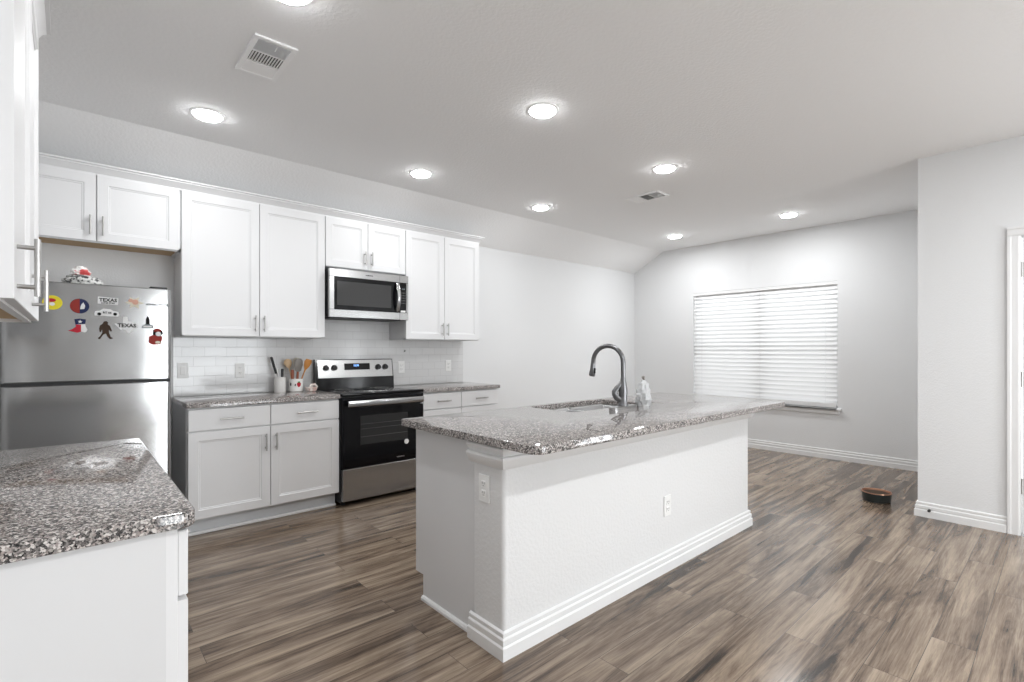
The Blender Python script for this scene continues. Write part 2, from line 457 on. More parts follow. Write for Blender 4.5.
# two windows of the living room behind the camera
def plain_window(n, x0, x1, y0, y1, z0, z1, axis):
    w = thing('window_%d' % n, '', ''); del w['label']; del w['category']; w['kind'] = 'structure'
    b = B(); 
    a0, a1 = (x0, x1) if axis == 'x' else (y0, y1)
    def bb(p0, p1, q0, q1):
        if axis == 'x': box(b, p0, p1, y0, y1, q0, q1, .003)
        else: box(b, x0, x1, p0, p1, q0, q1, .003)
    bb(a0, a0+.05, z0, z1); bb(a1-.05, a1, z0, z1); bb(a0, a1, z0, z0+.05); bb(a0, a1, z1-.05, z1)
    k = 2
    for i in range(1, k+1):
        m = a0+(a1-a0)*i/(k+1); bb(m-.035, m+.035, z0, z1)
    obj('window_frame', b, M['trim'], w)
    if axis == 'x': obj('pane', bx(a0+.03, a1-.03, (y0+y1)/2-.003, (y0+y1)/2+.003, z0+.03, z1-.03), M['pane'], w)
    else: obj('pane', bx((x0+x1)/2-.003, (x0+x1)/2+.003, a0+.03, a1-.03, z0+.03, z1-.03), M['pane'], w)
plain_window(2, PX0, PX1, YF-.08, YF-.03, PZ0, PZ1, 'x')
plain_window(3, XD+.03, XD+.08, SY0, SY1, SZ0, SZ1, 'y')

# door with casing and hinges
b = B()
CAS = [(0, 0), (.012, 0), (.018, .012), (.018, .045), (.022, .052), (.022, .066), (0, .066)]
for y0, sg in ((DY1, 1), (DY0, -1)):
    prism(b, [(XD-o, y0+sg*w) for o, w in CAS], 'z', 0, DZ)
prism(b, [(XD-o, DZ+w) for o, w in CAS], 'y', DY0-.066, DY1+.066)
box(b, XD, XD+.12, DY1-.001, DY1+.004, 0, DZ); box(b, XD, XD+.12, DY0-.004, DY0+.001, 0, DZ)
struct('trim_1', b, M['trim'])
dr = thing('door_1', '', '', (XD+.004, 0, 0)); del dr['label']; del dr['category']; dr['kind'] = 'structure'
b = bx(0, .035, DY0+.004, DY1-.008, .012, DZ-.004, .002)
for z0, z1 in ((.22, 1.0), (1.14, 1.9)):
    for y0, y1, q0, q1 in ((DY0+.12, DY1-.12, z0, z0+.015), (DY0+.12, DY1-.12, z1-.015, z1), (DY0+.12, DY0+.135, z0, z1), (DY1-.135, DY1-.12, z0, z1)):
        box(b, -.006, .004, y0, y1, q0, q1, .002)
obj('door_panel', b, M['trim'], dr)
for z in (.337, 1.07, 1.825):
    b = tube(B(), [(-.008, DY1-.004, z-.052), (-.008, DY1-.004, z+.052)], .008, 12)
    box(b, -.004, .012, DY1-.006, DY1-.002, z-.05, z+.05)
    obj('hinge', b, M['nickel'], dr, smooth=40)
b = tube(B(), [(0, DY0+.07, 1.0), (-.05, DY0+.07, 1.0)], .011, 12)
tube(b, [(-.05, DY0+.07, 1.0), (-.05, DY0+.18, 1.0)], .009, 12)
obj('door_handle', b, M['nickel'], dr, smooth=40)
b = tube(B(), [(0, 0, 0), (-.045, 0, 0)], .005, 10)
lathe_b = tube(b, [(-.045, 0, 0), (-.062, 0, 0)], .010, 12, mi=1)
ds = obj('door_stop', b, [M['nickel'], M['rubber']], None, smooth=40, loc=(XD-.012, -3.851, .066))
tag(ds, 'small dark door stop on the baseboard below the door wall', 'door stop')

# ------------------------------------------------------------ cabinetry
def shaker(w, h, t=.02, stile=.058, rec=.009):
    b = B()
    def ring(ix, y): return [(ix, y, ix), (w-ix, y, ix), (w-ix, y, h-ix), (ix, y, h-ix)]
    loft(b, [ring(0, 0), ring(0, -t+.0015), ring(.0015, -t), ring(stile, -t), ring(stile+.004, -t+rec*.55), ring(stile+.011, -t+rec*.6), ring(stile+.013, -t+rec)])
    return b
def slab(w, h, t=.02): return bx(0, w, -t, 0, 0, h, .0025)
def pull(L, vertical):
    b = B(); r = .0058; off = .032
    if vertical:
        tube(b, [(0, -off, -L/2), (0, -off, L/2)], r, 12)
        for z in (-L*.34, L*.34): tube(b, [(0, 0, z), (0, -off, z)], r*.85, 10)
    else:
        tube(b, [(-L/2, -off, 0), (L/2, -off, 0)], r, 12)
        for x in (-L*.34, L*.34): tube(b, [(x, 0, 0), (x, -off, 0)], r*.85, 10)
    return b
def add_door(root, x0, x1, z0, z1, yf, hx=None, hz=None, L=.125, off=None):
    d = obj('door', shaker(x1-x0, z1-z0), M['cab'], root, smooth=30, loc=(x0, yf, z0))
    if hx is not None: obj('handle', pull(L, True), M['nickel'], d, smooth=50, loc=(hx-x0, -.02, hz-z0))
    return d
def add_drawer(root, x0, x1, z0, z1, yf, L=.15, handle=True):
    d = obj('drawer', slab(x1-x0, z1-z0), M['cab'], root, loc=(x0, yf, z0))
    if handle: obj('handle', pull(L, False), M['nickel'], d, smooth=50, loc=((x1-x0)/2, -.02, (z1-z0)/2))
    return d
G = .0025
def base_cabinet(label, loc, rotz, w, splits, d=.61, toe=True, h=.878):
    r = thing('base_cabinet', label, 'cabinet', loc, rotz)
    b = B(); box(b, 0, w, -d, 0, .115, h, .001, 0)
    obj('carcass', b, M['cab'], r)
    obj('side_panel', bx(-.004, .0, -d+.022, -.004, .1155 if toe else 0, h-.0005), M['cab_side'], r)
    if toe:
        b = B(); box(b, .0, w, -d+.07, -.02, 0, .115, 0, 0)
        box(b, 0, w, -d+.045, -d+.07, 0, .022, .005, 1)
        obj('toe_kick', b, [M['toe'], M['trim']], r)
    for i, (x0, x1) in enumerate(splits):
        add_drawer(r, x0+G, x1-G, .722, .868, -d)
        left = i % 2 == 0
        add_door(r, x0+G, x1-G, .125, .712, -d, (x1-.036 if left else x0+.036), .60)
    return r
DU = .306
def wall_cabinet(label, loc, rotz, w, z0, z1, splits, d=DU, hz=None, raw=False, hx=None):
    r = thing('wall_cabinet', label, 'cabinet', loc, rotz)
    b = B()
    box(b, 0, w, -d, 0, z0+.018, z1, .001, 0)
    for a0, a1, c0, c1 in ((0, .018, -d, 0), (w-.018, w, -d, 0), (0, w, -d, -d+.019)):
        box(b, a0, a1, c0, c1, z0, z0+.02, 0, 0)
    obj('carcass', b, M['cab'], r)
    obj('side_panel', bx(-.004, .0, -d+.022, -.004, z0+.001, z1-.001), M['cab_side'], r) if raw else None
    obj('underside', bx(.018, w-.018, -d+.019, 0, z0+.012, z0+.0179), M['rawwood'] if raw else M['cab'], r)
    for i, (x0, x1) in enumerate(splits):
        hxx = (x1-.032 if i % 2 == 0 else x0+.032) if hx is None else hx[i]
        add_door(r, x0+G, x1-G, z0+.006, z1-.012, -d, hxx, (z0+.105 if hz is None else hz))
    return r

# kitchen wall, base run
YCNT = -.65
base_cabinet('white two-door base cabinet with two drawers between fridge and range', (-1.045, -.003, 0), 0, 1.036, [(0, .518), (.518, 1.036)])
base_cabinet('white two-drawer base cabinet right of the range', (.771, -.003, 0), 0, .893, [(0, .43), (.43, .893)])
# uppers
wall_cabinet('short white two-door wall cabinet above the refrigerator', (-2.062, -.003, 0), 0, 1.022, 1.975, 2.425, [(.09, .559), (.559, 1.012)], raw=True)
wall_cabinet('widest tall white two-door wall cabinet between fridge and microwave', (-1.038, -.003, 0), 0, 1.032, 1.372, 2.425, [(0, .516), (.516, 1.032)])
wall_cabinet('short white two-door wall cabinet directly above the microwave', (-.004, -.003, 0), 0, .768, 1.985, 2.425, [(0, .386), (.386, .768)])
wall_cabinet('narrower tall white two-door wall cabinet right of the microwave', (.766, -.003, 0), 0, .888, 1.372, 2.425, [(0, .442), (.442, .888)])
# left wall
wall_cabinet('white two-door wall cabinet on the left wall in the foreground', (XL+.003, -3.165, 0), PI/2, 1.145, 1.372, 2.425,
             [(.04, .64), (.64, 1.145)], d=.321, hx=[.115, .685], hz=1.452, raw=True)
pen = base_cabinet('white base cabinet under the foreground granite counter on the left', (XL+.003, -3.232, 0), PI/2, 1.19,
             [(0.0, .595), (.595, 1.19)], d=.605)
# crown mouldings
CR = [(0, 0), (.012, 0), (.012, .012), (.020, .020), (.030, .042), (.040, .050), (.040, .058), (.052, .062), (.052, .072), (0, .072)]
def crown(path, z, label):
    o = obj('crown_molding', sweep_profile(B(), path, [(o_, z+zz*.95) for o_, zz in CR]), M['cab'], None, smooth=30)
    return tag(o, label, 'crown molding')
crown([(XL+.003, -.003-DU), (1.654, -.003-DU), (1.654, -.035)], 2.413+.001, 'long white crown molding along the tops of the kitchen wall cabinets')
crown([(XL+.003, -3.165), (XL+.324, -3.165), (XL+.324, -2.02), (XL+.003, -2.02)], 2.4135, 'white crown molding on the foreground cabinet of the left wall')

# ------------------------------------------------------------ countertops
def slab_top(name, poly, z0, z1, mat, hole=None, r=.0035):
    b = B(); loops = []
    spec = [(r*.6, z0), (0, z0+r*.6), (0, z1-r), (r*.3, z1-r*.3), (r, z1)]
    def mk(pl, sgn):
        rings = [[b.verts.new((x, y, z)) for x, y in inset(pl, sgn*i)] for i, z in spec]
        n = len(pl)
        for a, c in zip(rings, rings[1:]):
            for i in range(n): b.faces.new((a[i], a[(i+1) % n], c[(i+1) % n], c[i]))
        return rings
    rs = [mk(poly, 1)]
    if hole: rs.append(mk(hole, -1))
    for k in (0, -1):
        if hole:
            es = []
            for R in rs:
                L_ = R[k]
                for i in range(len(L_)): es.append(b.edges.get((L_[i], L_[(i+1) % len(L_)])))
            bmesh.ops.triangle_fill(b, use_beauty=True, edges=es)
        else: b.faces.new(rs[0][k])
    return obj(name, b, mat, None, smooth=35)
def rr4(x0, x1, y0, y1, br=.006, tr=.006, tl=.006, bl_=.006): return rrect(x0, x1, y0, y1, [br, tr, tl, bl_])
ZT = .914
tag(slab_top('countertop', rr4(-1.055, -.006, YCNT, -.002), .880, ZT, M['granite']), 'speckled granite countertop left of the range under the utensil crocks', 'countertop')
tag(slab_top('countertop', rr4(.768, 1.682, YCNT, -.002), .880, ZT, M['granite']), 'speckled granite countertop right of the range by the blank wall', 'countertop')
tag(slab_top('countertop', rr4(XL+.002, -1.424, -3.255, -2.02, .03, .012, .005, .005), .880, ZT, M['granite']), 'speckled granite countertop in the left foreground in front of the fridge', 'countertop')
SX0, SX1, SYA, SYB = .52, 1.24, -2.655, -2.285
hole = rrect(SX0, SX1, SYA, SYB, .045)
tag(slab_top('countertop', rrect(-.353, 2.085, -3.245, -2.238, [.045, .02, .02, .06]), .880, ZT, M['granite'], hole), 'long speckled granite countertop with a sink cutout on the island', 'countertop')

# backsplash with tiles
b = bx(-1.045, 1.672, -.010, -.0005, ZT+.0005, 1.370)
box(b, -.004, .764, -.010, -.0005, 1.370, 1.56)
tag(obj('backsplash', b, M['tile']), 'white subway tile backsplash behind the range and counters', 'backsplash')

# ------------------------------------------------------------ island
isl = thing('kitchen_island', 'white kitchen island with half wall, molding and granite top in mid room', 'island', (-.3, -3.0, 0))
b = B(); prism(b, rrect(0, 2.35, 0, .21, [.02, .02, .02, .02], 4), 'z', 0, .879)
obj('half_wall', b, M['island'], isl, smooth=35)
b = B()
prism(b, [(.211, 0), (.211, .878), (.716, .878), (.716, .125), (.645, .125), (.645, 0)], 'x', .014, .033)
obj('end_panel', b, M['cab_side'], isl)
b = B()
for a0, a1, c0, c1, e0, e1 in ((.033, .78, .2115, .696, .125, .878), (1.60, 2.34, .2115, .696, .125, .878), (.78, 1.60, .68, .696, .125, .878), (.78, 1.60, .2115, .68, .125, .145)):
    box(b, a0, a1, c0, c1, e0, e1)
obj('cabinet_body', b, M['cab'], isl)
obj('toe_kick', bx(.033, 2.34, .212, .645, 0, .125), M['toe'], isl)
b = B()
xs = [.036, .60, 1.165, 1.73, 2.338]
cx = [(.036, .60), (.60, 1.165), (1.165, 1.73), (1.73, 2.338)]
for (x0, x1) in cx:
    d = obj('door', shaker(x1-x0-2*G, .587), M['cab'], isl, smooth=30, loc=(x1-G, .696, .125)); d.rotation_euler = (0, 0, PI)
    obj('handle', pull(.125, True), M['nickel'], d, smooth=50, loc=(.036, -.02, .48))
    d = obj('drawer', slab(x1-x0-2*G, .146), M['cab'], isl, loc=(x1-G, .696, .722)); d.rotation_euler = (0, 0, PI)
    obj('handle', pull(.15, False), M['nickel'], d, smooth=50, loc=((x1-x0)/2, -.02, .073))
obj('baseboard', sweep_profile(B(), [(0, .225), (0, 0), (2.35, 0), (2.35, .21)][::1], [(o, z) for o, z in BASE]), M['trim'], isl, smooth=30)
SH = [(0, 0), (.014, 0), (.014, .012), (.008, .020), (0, .022)]
obj('shoe_molding', sweep_profile(B(), [(.014, .645), (.014, .226)], SH), M['trim'], isl)
IM = [(0, 0), (.008, 0), (.018, .010), (.030, .034), (.033, .044), (.030, .052), (.016, .056), (.020, .064), (.030, .076), (.033, .084), (.030, .092), (.024, .094), (.024, .100), (0, .100)]
obj('upper_molding', sweep_profile(B(), [(0, .216), (0, 0), (2.35, 0), (2.35, .21)], [(o, .779+z) for o, z in IM]), M['trim'], isl, smooth=30)

# sink (double bowl)
sk = thing('kitchen_sink', 'stainless steel double bowl sink set under the island granite', 'sink', (0, 0, 0))
sk.location = ((SX0+SX1)/2, (SYA+SYB)/2, .68)
def basin(x0, x1, y0, y1):
    b = B(); zt, zb = .878-.68, 0
    o = lambda i, z, r=.05: [(x, y, z) for x, y in rrect(x0+i, x1-i, y0+i, y1-i, max(r-i*.3, .02), 5)]
    loft(b, [o(-.012, zt-.003), o(-.012, zt), o(0, zt), o(.006, zt-.01), o(.012, zb+.03), o(.035, zb+.004), o(.10, zb+.001)], cap0=False)
    return b
hx, hy = (SX1-SX0)/2-.004, (SYB-SYA)/2-.004
obj('basin', basin(-hx, -.03, -hy, hy), M['sink'], sk, smooth=45)
obj('basin', basin(.0, hx, -hy, hy), M['sink'], sk, smooth=45)
for x in (-hx/2-.015, hx/2):
    obj('drain', lathe(B(), [(.0, .003), (.02, .003), (.024, .006), (.042, .006), (.045, .002)], x, 0, 24, cap0=False), M['nickel'], sk, smooth=30)
# faucet
FX, FY = .935, -2.705
fa = thing('kitchen_faucet', 'dark stainless gooseneck faucet with lever beside the island sink', 'faucet', (FX, FY, ZT))
b = B()
loft(b, [[(x, y, z) for x, y in rrect(-.125+i, .125-i, -.03+i, .03-i, .029-i, 8)] for i, z in ((0, 0), (0, .008), (.004, .011))])
obj('deck_plate', b, M['sink'], fa, smooth=35)
obj('body', lathe(B(), [(.032, .010), (.031, .018), (.026, .03), (.025, .06), (.027, .09), (.026, .115), (.022, .14), (.018, .165), (.0145, .19)], n=24), M['faucet'], fa, smooth=50)
pts = [(0, 0, .17), (0, 0, .22), (0, 0, .28)]
R_ = .118
for k in range(1, 15):
    a = PI*k/14*1.0
    pts.append((-.0*k, R_-R_*math.cos(a), .28+R_*.88*math.sin(a)))
pts.append((0, R_*2+.002, .262))
obj('spout', tube(B(), pts, .0145, 14), M['faucet'], fa, smooth=60)
b = tube(B(), [(0, 2*R_, .275), (0, 2*R_+.002, .268), (0, 2*R_+.005, .235), (0, 2*R_+.010, .195), (0, 2*R_+.012, .188)], [.0135, .0155, .0165, .021, .019], 16)
box(b, -.008, .008, 2*R_-.016, 2*R_-.006, .205, .24, .003, 1)
obj('spray_head', b, [M['faucet'], M['black']], fa, smooth=60)
# lever: a curved blade on the side of the body
u_ = Vector((-.7464, .6655, 0))
P_ = [u_*.0+Vector((0, 0, .165)), u_*.018+Vector((0, 0, .145)), u_*.038+Vector((0, 0, .118)), u_*.054+Vector((0, 0, .096)), u_*.053+Vector((0, 0, .084)),
      u_*.040+Vector((0, 0, .062)), u_*.016+Vector((0, 0, .050))]
obj('lever', tube(B(), P_, [.012, .015, .018, .018, .018, .020, .021], 12), M['faucet'], fa, smooth=60)

# crumpled bag by the faucet
def lump(rx, ry, h, seed, amp, n=26, m=16, taper=.55, zpow=1.0):
    from mathutils import noise
    b = B(); rings = []
    for j in range(m+1):
        t = j/m
        rr = (1-(1-taper)*t**zpow)*(1 if t < .93 else .55)*(0.86+.14*math.sin(PI*min(1, t*1.3)))
        ring = []
        for i in range(n):
            a = 2*PI*i/n
            p = Vector((math.cos(a), math.sin(a), t*2.2))
            d = 1+amp*(noise.noise(p*1.9+Vector((seed, 0, 0)))+.6*noise.noise(p*5+Vector((0, seed, 0))))
            ring.append((rx*rr*d*math.cos(a), ry*rr*d*math.sin(a), h*t))
        rings.append(ring)
    return loft(b, rings)
bagt = thing('plastic_bag', 'crumpled cloudy plastic bag standing on the island behind the faucet', 'bag', (1.125, -2.725, ZT))
obj('film', lump(.058, .045, .165, 3.3, .35, taper=.5, zpow=2.2), M['bag'], bagt, smooth=28)
obj('twisted_top', tube(B(), [(0, 0, .14), (.006, .0, .168), (-.004, 0, .185)], [.012, .007, .011], 10), M['silicone'], bagt, smooth=40)

# ------------------------------------------------------------ refrigerator
FXL, FXR, FYF = -1.915, -1.155, -.80
fr = thing('refrigerator', 'stainless steel top-freezer refrigerator covered with small magnets', 'refrigerator', (FXL, 0, 0))
W_ = FXR-FXL
def fprof(x):
    t = abs(2*x/W_-1)
    y = FYF+.004*t**6
    if t > .94: y += .034*(1-math.sqrt(max(0, 1-((t-.94)/.06)**2)))
    return y
def fdoor(z0, z1):
    xs_ = [W_*i/60 for i in range(61)]
    xs_ = sorted(set(xs_+[W_*(1-k*.003) for k in range(10)]+[W_*k*.003 for k in range(10)]))
    front = [(x, fprof(x)) for x in xs_]
    b = B()
    def ring(z, ins): return [(min(max(x, ins), W_-ins), y+ins, z) for x, y in front]+[(W_-ins, -.738, z), (ins, -.738, z)]
    loft(b, [ring(z0, .006), ring(z0+.006, 0), ring(z1-.006, 0), ring(z1, .006)])
    return b
obj('body', bx(.006, W_-.006, -.735, -.05, .02, 1.645, .004), plain('fridge_grey_side', (.34, .34, .345), .45), fr)
obj('freezer_door', fdoor(1.092, 1.652), M['fridge'], fr, smooth=35)
obj('fridge_door', fdoor(.07, 1.074), M['fridge'], fr, smooth=35)
obj('door_gap', bx(.004, W_-.004, -.775, -.73, 1.073, 1.093), M['blackmatte'], fr)
obj('base_grille', bx(.02, W_-.02, -.76, -.72, .012, .066), M['blackmatte'], fr)
obj('hinge_cover', bx(W_-.11, W_-.02, -.78, -.70, 1.652, 1.664, .004), M['blackmatte'], fr)
lt = obj('brand_lettering', text_bm('WHIRLPOOL', .0205), M['ink'], fr, loc=(-1.228-FXL, FYF-.0003, 1.55))
for x in (.06, W_-.06):
    for y in (-.68, -.12): obj('foot', lathe(B(), [(.02, 0), (.02, .022)], x, y, 12), M['blackmatte'], fr)

# magnets
def at_fr(x): return fprof(x-FXL)
def disc_poly(r, n=28, sx=1, sz=1): return [(r*sx*math.cos(2*PI*i/n), r*sz*math.sin(2*PI*i/n)) for i in range(n)]
def mag(name, label, x, z, polys, lettering=None):
    """polys: list of (polygon in x,z / material name / thickness)"""
    t = thing(name, label, 'magnet', (x, at_fr(x)-.0006, z), 0, None)
    for i, (pn, pl, m, th) in enumerate(polys):
        obj(pn, prism(B(), pl, 'y', -th, 0 if i == 0 else -.002), M[m], t)
    if lettering:
        for s, size, dx, dz, m, th in lettering:
            obj('lettering', text_bm(s, size), M[m], t, loc=(dx, -th-.0004, dz))
    return t
def sh(pl, dx, dz, k=1): return [(x*k+dx, z*k+dz) for x, z in pl]
R0 = disc_poly(.042, 28, 1, .95)
mag('round_magnet', 'round yellow magnet with red and white blotches at upper left', -1.706, 1.535, [
    ('disc', R0, 'yellow', .003), ('red_patch', sh(disc_poly(.019, 12, 1, .55), -.004, .013), 'red', .0036), ('white_patch', sh(disc_poly(.012, 10, 1, .8), -.001, -.008), 'white', .0038)])
mag('round_magnet', 'round magnet half red and half navy right of the yellow one', -1.592, 1.522, [
    ('disc', disc_poly(.042), 'navy', .003),
    ('red_patch', [(x, z) for x, z in disc_poly(.041) if x < .006], 'darkred', .0036),
    ('white_patch', sh([(-.010, -.018), (.008, -.016), (.012, .002), (.004, .022), (-.004, .010), (-.008, -.002)], .012, 0), 'white', .004)])
boot = [(-.034, -.032), (-.010, -.040), (.008, -.033), (.022, -.038), (.030, -.034), (.034, -.020), (.026, -.004), (.024, .012), (.027, .036), (.0, .040), (-.022, .036), (-.018, .010), (-.016, -.006), (-.034, -.022), (-.050, -.030)]
star = [((.011 if k % 2 == 0 else .0045)*math.sin(PI*k/5), (.011 if k % 2 == 0 else .0045)*math.cos(PI*k/5)) for k in range(10)]
mag('boot_magnet', 'cowboy boot magnet with white star on navy over red and white', -1.592, 1.410, [
    ('boot', boot, 'white', .003),
    ('navy_shaft', [(-.018, .006), (.024, .010), (.027, .0365), (.0, .0405), (-.0225, .0365)], 'navy', .0036),
    ('red_foot', [(-.050, -.030), (-.034, -.033), (-.010, -.040), (.006, -.034), (.006, .006), (-.018, .006), (-.016, -.006), (-.034, -.022)], 'red', .0036),
    ('star', sh(star, .002, .023), 'white', .0042)])
mag('sign_magnet', 'small white rectangular lettered magnet in the top row', -1.466, 1.559, [
    ('plate', [(-.048, -.018), (.046, -.022), (.048, .018), (-.046, .023)], 'white', .003)], [('TEXAS', .028, 0, .004, 'ink', .003), ('LONE STAR', .012, 0, -.013, 'ink', .003)])
mag('car_magnet', 'low wide white car-shaped magnet below the rectangular one', -1.470, 1.487, [
    ('plate', [(-.056, -.016), (.050, -.018), (.056, -.008), (.052, .010), (.028, .014), (.014, .024), (-.018, .026), (-.034, .014), (-.054, .010), (-.058, -.006)], 'white', .003),
    ('dark_wheel', sh(disc_poly(.009, 14), -.036, -.006), 'ink', .0038), ('dark_wheel', sh(disc_poly(.009, 14), .036, -.004), 'ink', .0038)],
    [('RT 66', .016, 0, .003, 'ink', .003)])
ape = [(-.030, -.052), (-.022, -.052), (-.008, -.026), (.004, -.020), (.012, -.040), (.022, -.052), (.036, -.050), (.034, -.044), (.026, -.040), (.018, -.012), (.018, .004), (.026, -.008), (.032, -.004),
       (.022, .026), (.012, .034), (.014, .046), (.006, .053), (-.006, .050), (-.010, .038), (-.022, .028), (-.027, .010), (-.024, -.012), (-.018, -.012), (-.014, .004), (-.012, -.014), (-.022, -.036), (-.032, -.046)]
mag('ape_magnet', 'dark brown magnet shaped like a hairy ape walking', -1.480, 1.388, [('figure', ape, 'brown', .003)])
texas = [(-.016, .050), (.008, .050), (.008, .026), (.030, .020), (.046, .018), (.052, .004), (.054, -.012), (.040, -.022), (.024, -.034), (.018, -.050), (.006, -.046), (-.006, -.028), (-.018, -.022), (-.026, -.030), (-.036, -.016), (-.054, .004), (-.054, .008), (-.016, .008)]
mag('state_magnet', 'white magnet in the outline of Texas with lettering', -1.382, 1.420, [('plate', texas, 'white', .003)], [('TEXAS', .030, .003, -.003, 'ink', .003)])
fl = [((.046 if k % 2 == 0 else .022)*math.cos(2*PI*k/12), (.040 if k % 2 == 0 else .022)*math.sin(2*PI*k/12)) for k in range(12)]
mag('flower_magnet', 'peach and cream flower-shaped magnet', -1.343, 1.556, [
    ('petals', fl, 'cream', .003), ('center', sh(disc_poly(.016, 12), .004, .004), 'peach', .005), ('petal', sh(disc_poly(.011, 10), -.018, .012), 'peach', .004)])
mag('tower_magnet', 'grey tower magnet on a pale base', -1.278, 1.440, [
    ('base', [(-.028, -.036), (.030, -.036), (.028, -.018), (.012, -.010), (-.012, -.010), (-.028, -.022)], 'greyprint', .003),
    ('tower', [(-.009, -.012), (.010, -.012), (.009, .020), (.0, .040), (-.009, .020)], 'ink', .0032), ('pale_band', [(-.024, -.030), (.024, -.030), (.020, -.020), (-.020, -.020)], 'white', .0036)])
mag('blob_magnet', 'rounded red and brown magnet lowest on the right', -1.233, 1.355, [
    ('body', [(-.040, -.038), (-.018, -.052), (.020, -.050), (.028, -.020), (.030, .002), (-.010, .012), (-.038, 0)], 'darkred', .003),
    ('cap', [(-.020, .010), (.020, .004), (.034, .018), (.026, .040), (.004, .052), (-.018, .042)], 'ink', .0034),
    ('red_band', [(-.016, .030), (.022, .030), (.018, .046), (-.010, .048)], 'darkred', .004),
    ('white_patch', sh(disc_poly(.014, 12), .008, .016), 'white', .0042), ('white_patch', sh(disc_poly(.012, 12, 1.2, .7), .006, -.036), 'cream', .0042)])

# wrappers on the fridge
w1 = thing('snack_bag', 'grey and white printed bag lying on top of the fridge', 'bag', (-1.575, -.60, 1.6455))
obj('wrapper', lump(.098, .085, .075, 1.2, .22, taper=.86), M['snack'], w1, smooth=28)
w2 = thing('snack_bag', 'smaller white and red crumpled bag on the printed bag on the fridge', 'bag', (-1.585, -.60, 1.7205))
obj('wrapper', lump(.055, .05, .055, 5.1, .25, taper=.5), M['snack2'], w2, smooth=28)

# ------------------------------------------------------------ range
RX, RW = 0.001, .758
rg = thing('electric_range', 'stainless and black freestanding electric range with glass cooktop', 'stove', (RX, 0, 0))
obj('body', bx(0, RW, -.63, -.03, .03, .895, .003), M['blackmatte'], rg)
b = bx(0, RW, -.665, -.10, .895, .918, .006, 0, 2)
obj('cooktop', b, M['glass_black'], rg, smooth=30)
burner = plain('burner_mark_grey', (.12, .12, .12), .3)
for x, y, r in ((.20, -.50, .105), (.56, -.50, .085), (.20, -.24, .08), (.56, -.24, .10)):
    for rr in (r, r*.6):
        obj('burner_ring', lathe(B(), [(rr-.0015, .9179), (rr+.0015, .9179), (rr+.0015, .9187), (rr-.0015, .9187), (rr-.0015, .9179)], x, y, 40, False, False), burner, rg)
b = B(); prism(b, [(-.03, .90), (-.11, .90), (-.105, 1.015), (-.10, 1.02), (-.075, 1.185), (-.03, 1.185)], 'x', 0, RW)
obj('backguard', b, M['black'], rg)
cp = obj('control_panel', prism(B(), [(-.1005, 1.018), (-.106, 1.018), (-.082, 1.178), (-.0765, 1.178)], 'x', .018, RW-.010), M['steel'], rg)
dy = (.024/.16)
def on_panel(z): return -.106+(z-1.018)*dy
b = B(); prism(b, [(on_panel(1.086)-.002, 1.086), (on_panel(1.086)+.002, 1.086), (on_panel(1.146)+.002, 1.146), (on_panel(1.146)-.002, 1.146)], 'x', .262, .512)
dsp = obj('display', b, M['glass_black'], rg)
o = obj('clock_digits', text_bm('12:30', .024), M['blue_led'], dsp, loc=(.375, on_panel(1.126)-.0045, 1.126)); o.rotation_euler = (-.15, 0, 0)
for x in (.090, .166, .598, .672):
    k = obj('knob', tube(B(), [(0, 0, 0), (0, -.012, -.002), (0, -.030, -.004), (0, -.032, -.004)], [.026, .025, .020, .016], 20), M['blackmatte'], rg, smooth=35, loc=(x, on_panel(1.11)+.001, 1.11))
# oven door
od = obj('oven_door', bx(.004, RW-.004, -.668, -.632, .312, .885, .004), M['black'], rg)
obj('door_glass', bx(.012, RW-.012, -.672, -.667, .318, .795, .002), M['glass_black'], od)
obj('oven_window', bx(.15, .59, -.6735, -.671, .49, .728, .001), M['oven_glass'], od)
b = B()
for z in (.555, .62, .66): tube(b, [(.155, -.6738, z), (.585, -.6738, z)], .0012, 6)
obj('oven_rack', b, plain('rack_grey', (.12, .12, .12), .4, 1.), od)
b = bx(.03, RW-.03, -.722, -.704, .812, .862, .006, 0, 2)
for x in (.05, RW-.07): box(b, x, x+.02, -.706, -.666, .825, .85, .002)
obj('handle', b, M['steel'], od, smooth=30)
obj('sticker', tube(B(), [(.578, -.6715, .469), (.578, -.6735, .469)], .022, 20), M['plastic'], od, label='round pale sticker')
obj('brand_lettering', text_bm('WHIRLPOOL', .013), M['nickel'], od, loc=(.52, -.6724, .345))
obj('storage_drawer', bx(.004, RW-.004, -.672, -.632, .045, .304, .004), M['steel'], rg)
for x in (.04, RW-.04):
    for y in (-.58, -.1): obj('foot', lathe(B(), [(.018, 0), (.018, .032)], x, y, 12), M['blackmatte'], rg)

# ------------------------------------------------------------ microwave
mwt = thing('microwave', 'stainless over-the-range microwave with curved handle', 'microwave', (.002, 0, 0))
MW, Z0, Z1, YM = .752, 1.552, 1.966, -.40
obj('housing', bx(0, MW, -.372, -.012, Z0+.004, Z1, .003), M['black'], mwt)
b = B()
for x0, x1, z0, z1 in ((0, MW, 1.899, Z1), (0, MW, Z0, 1.618), (0, .042, 1.618, 1.899), (.731, MW, 1.618, 1.899)):
    box(b, x0, x1, YM, -.372, z0, z1, .002)
obj('front_frame', b, M['steel'], mwt)
obj('door_glass', bx(.040, .660, YM+.002, -.375, 1.616, 1.901, .001), M['glass_black'], mwt)
obj('door_window', bx(.065, .575, YM-.0005, YM+.003, 1.655, 1.862, .001), M['glass_grey'], mwt)
cpn = obj('control_panel', bx(.664, .733, YM+.002, -.375, 1.616, 1.901, .001), M['glass_black'], mwt)
obj('clock_digits', text_bm('12:30', .016), M['greyprint'], cpn, loc=(.698, YM+.001, 1.84))
b = B()
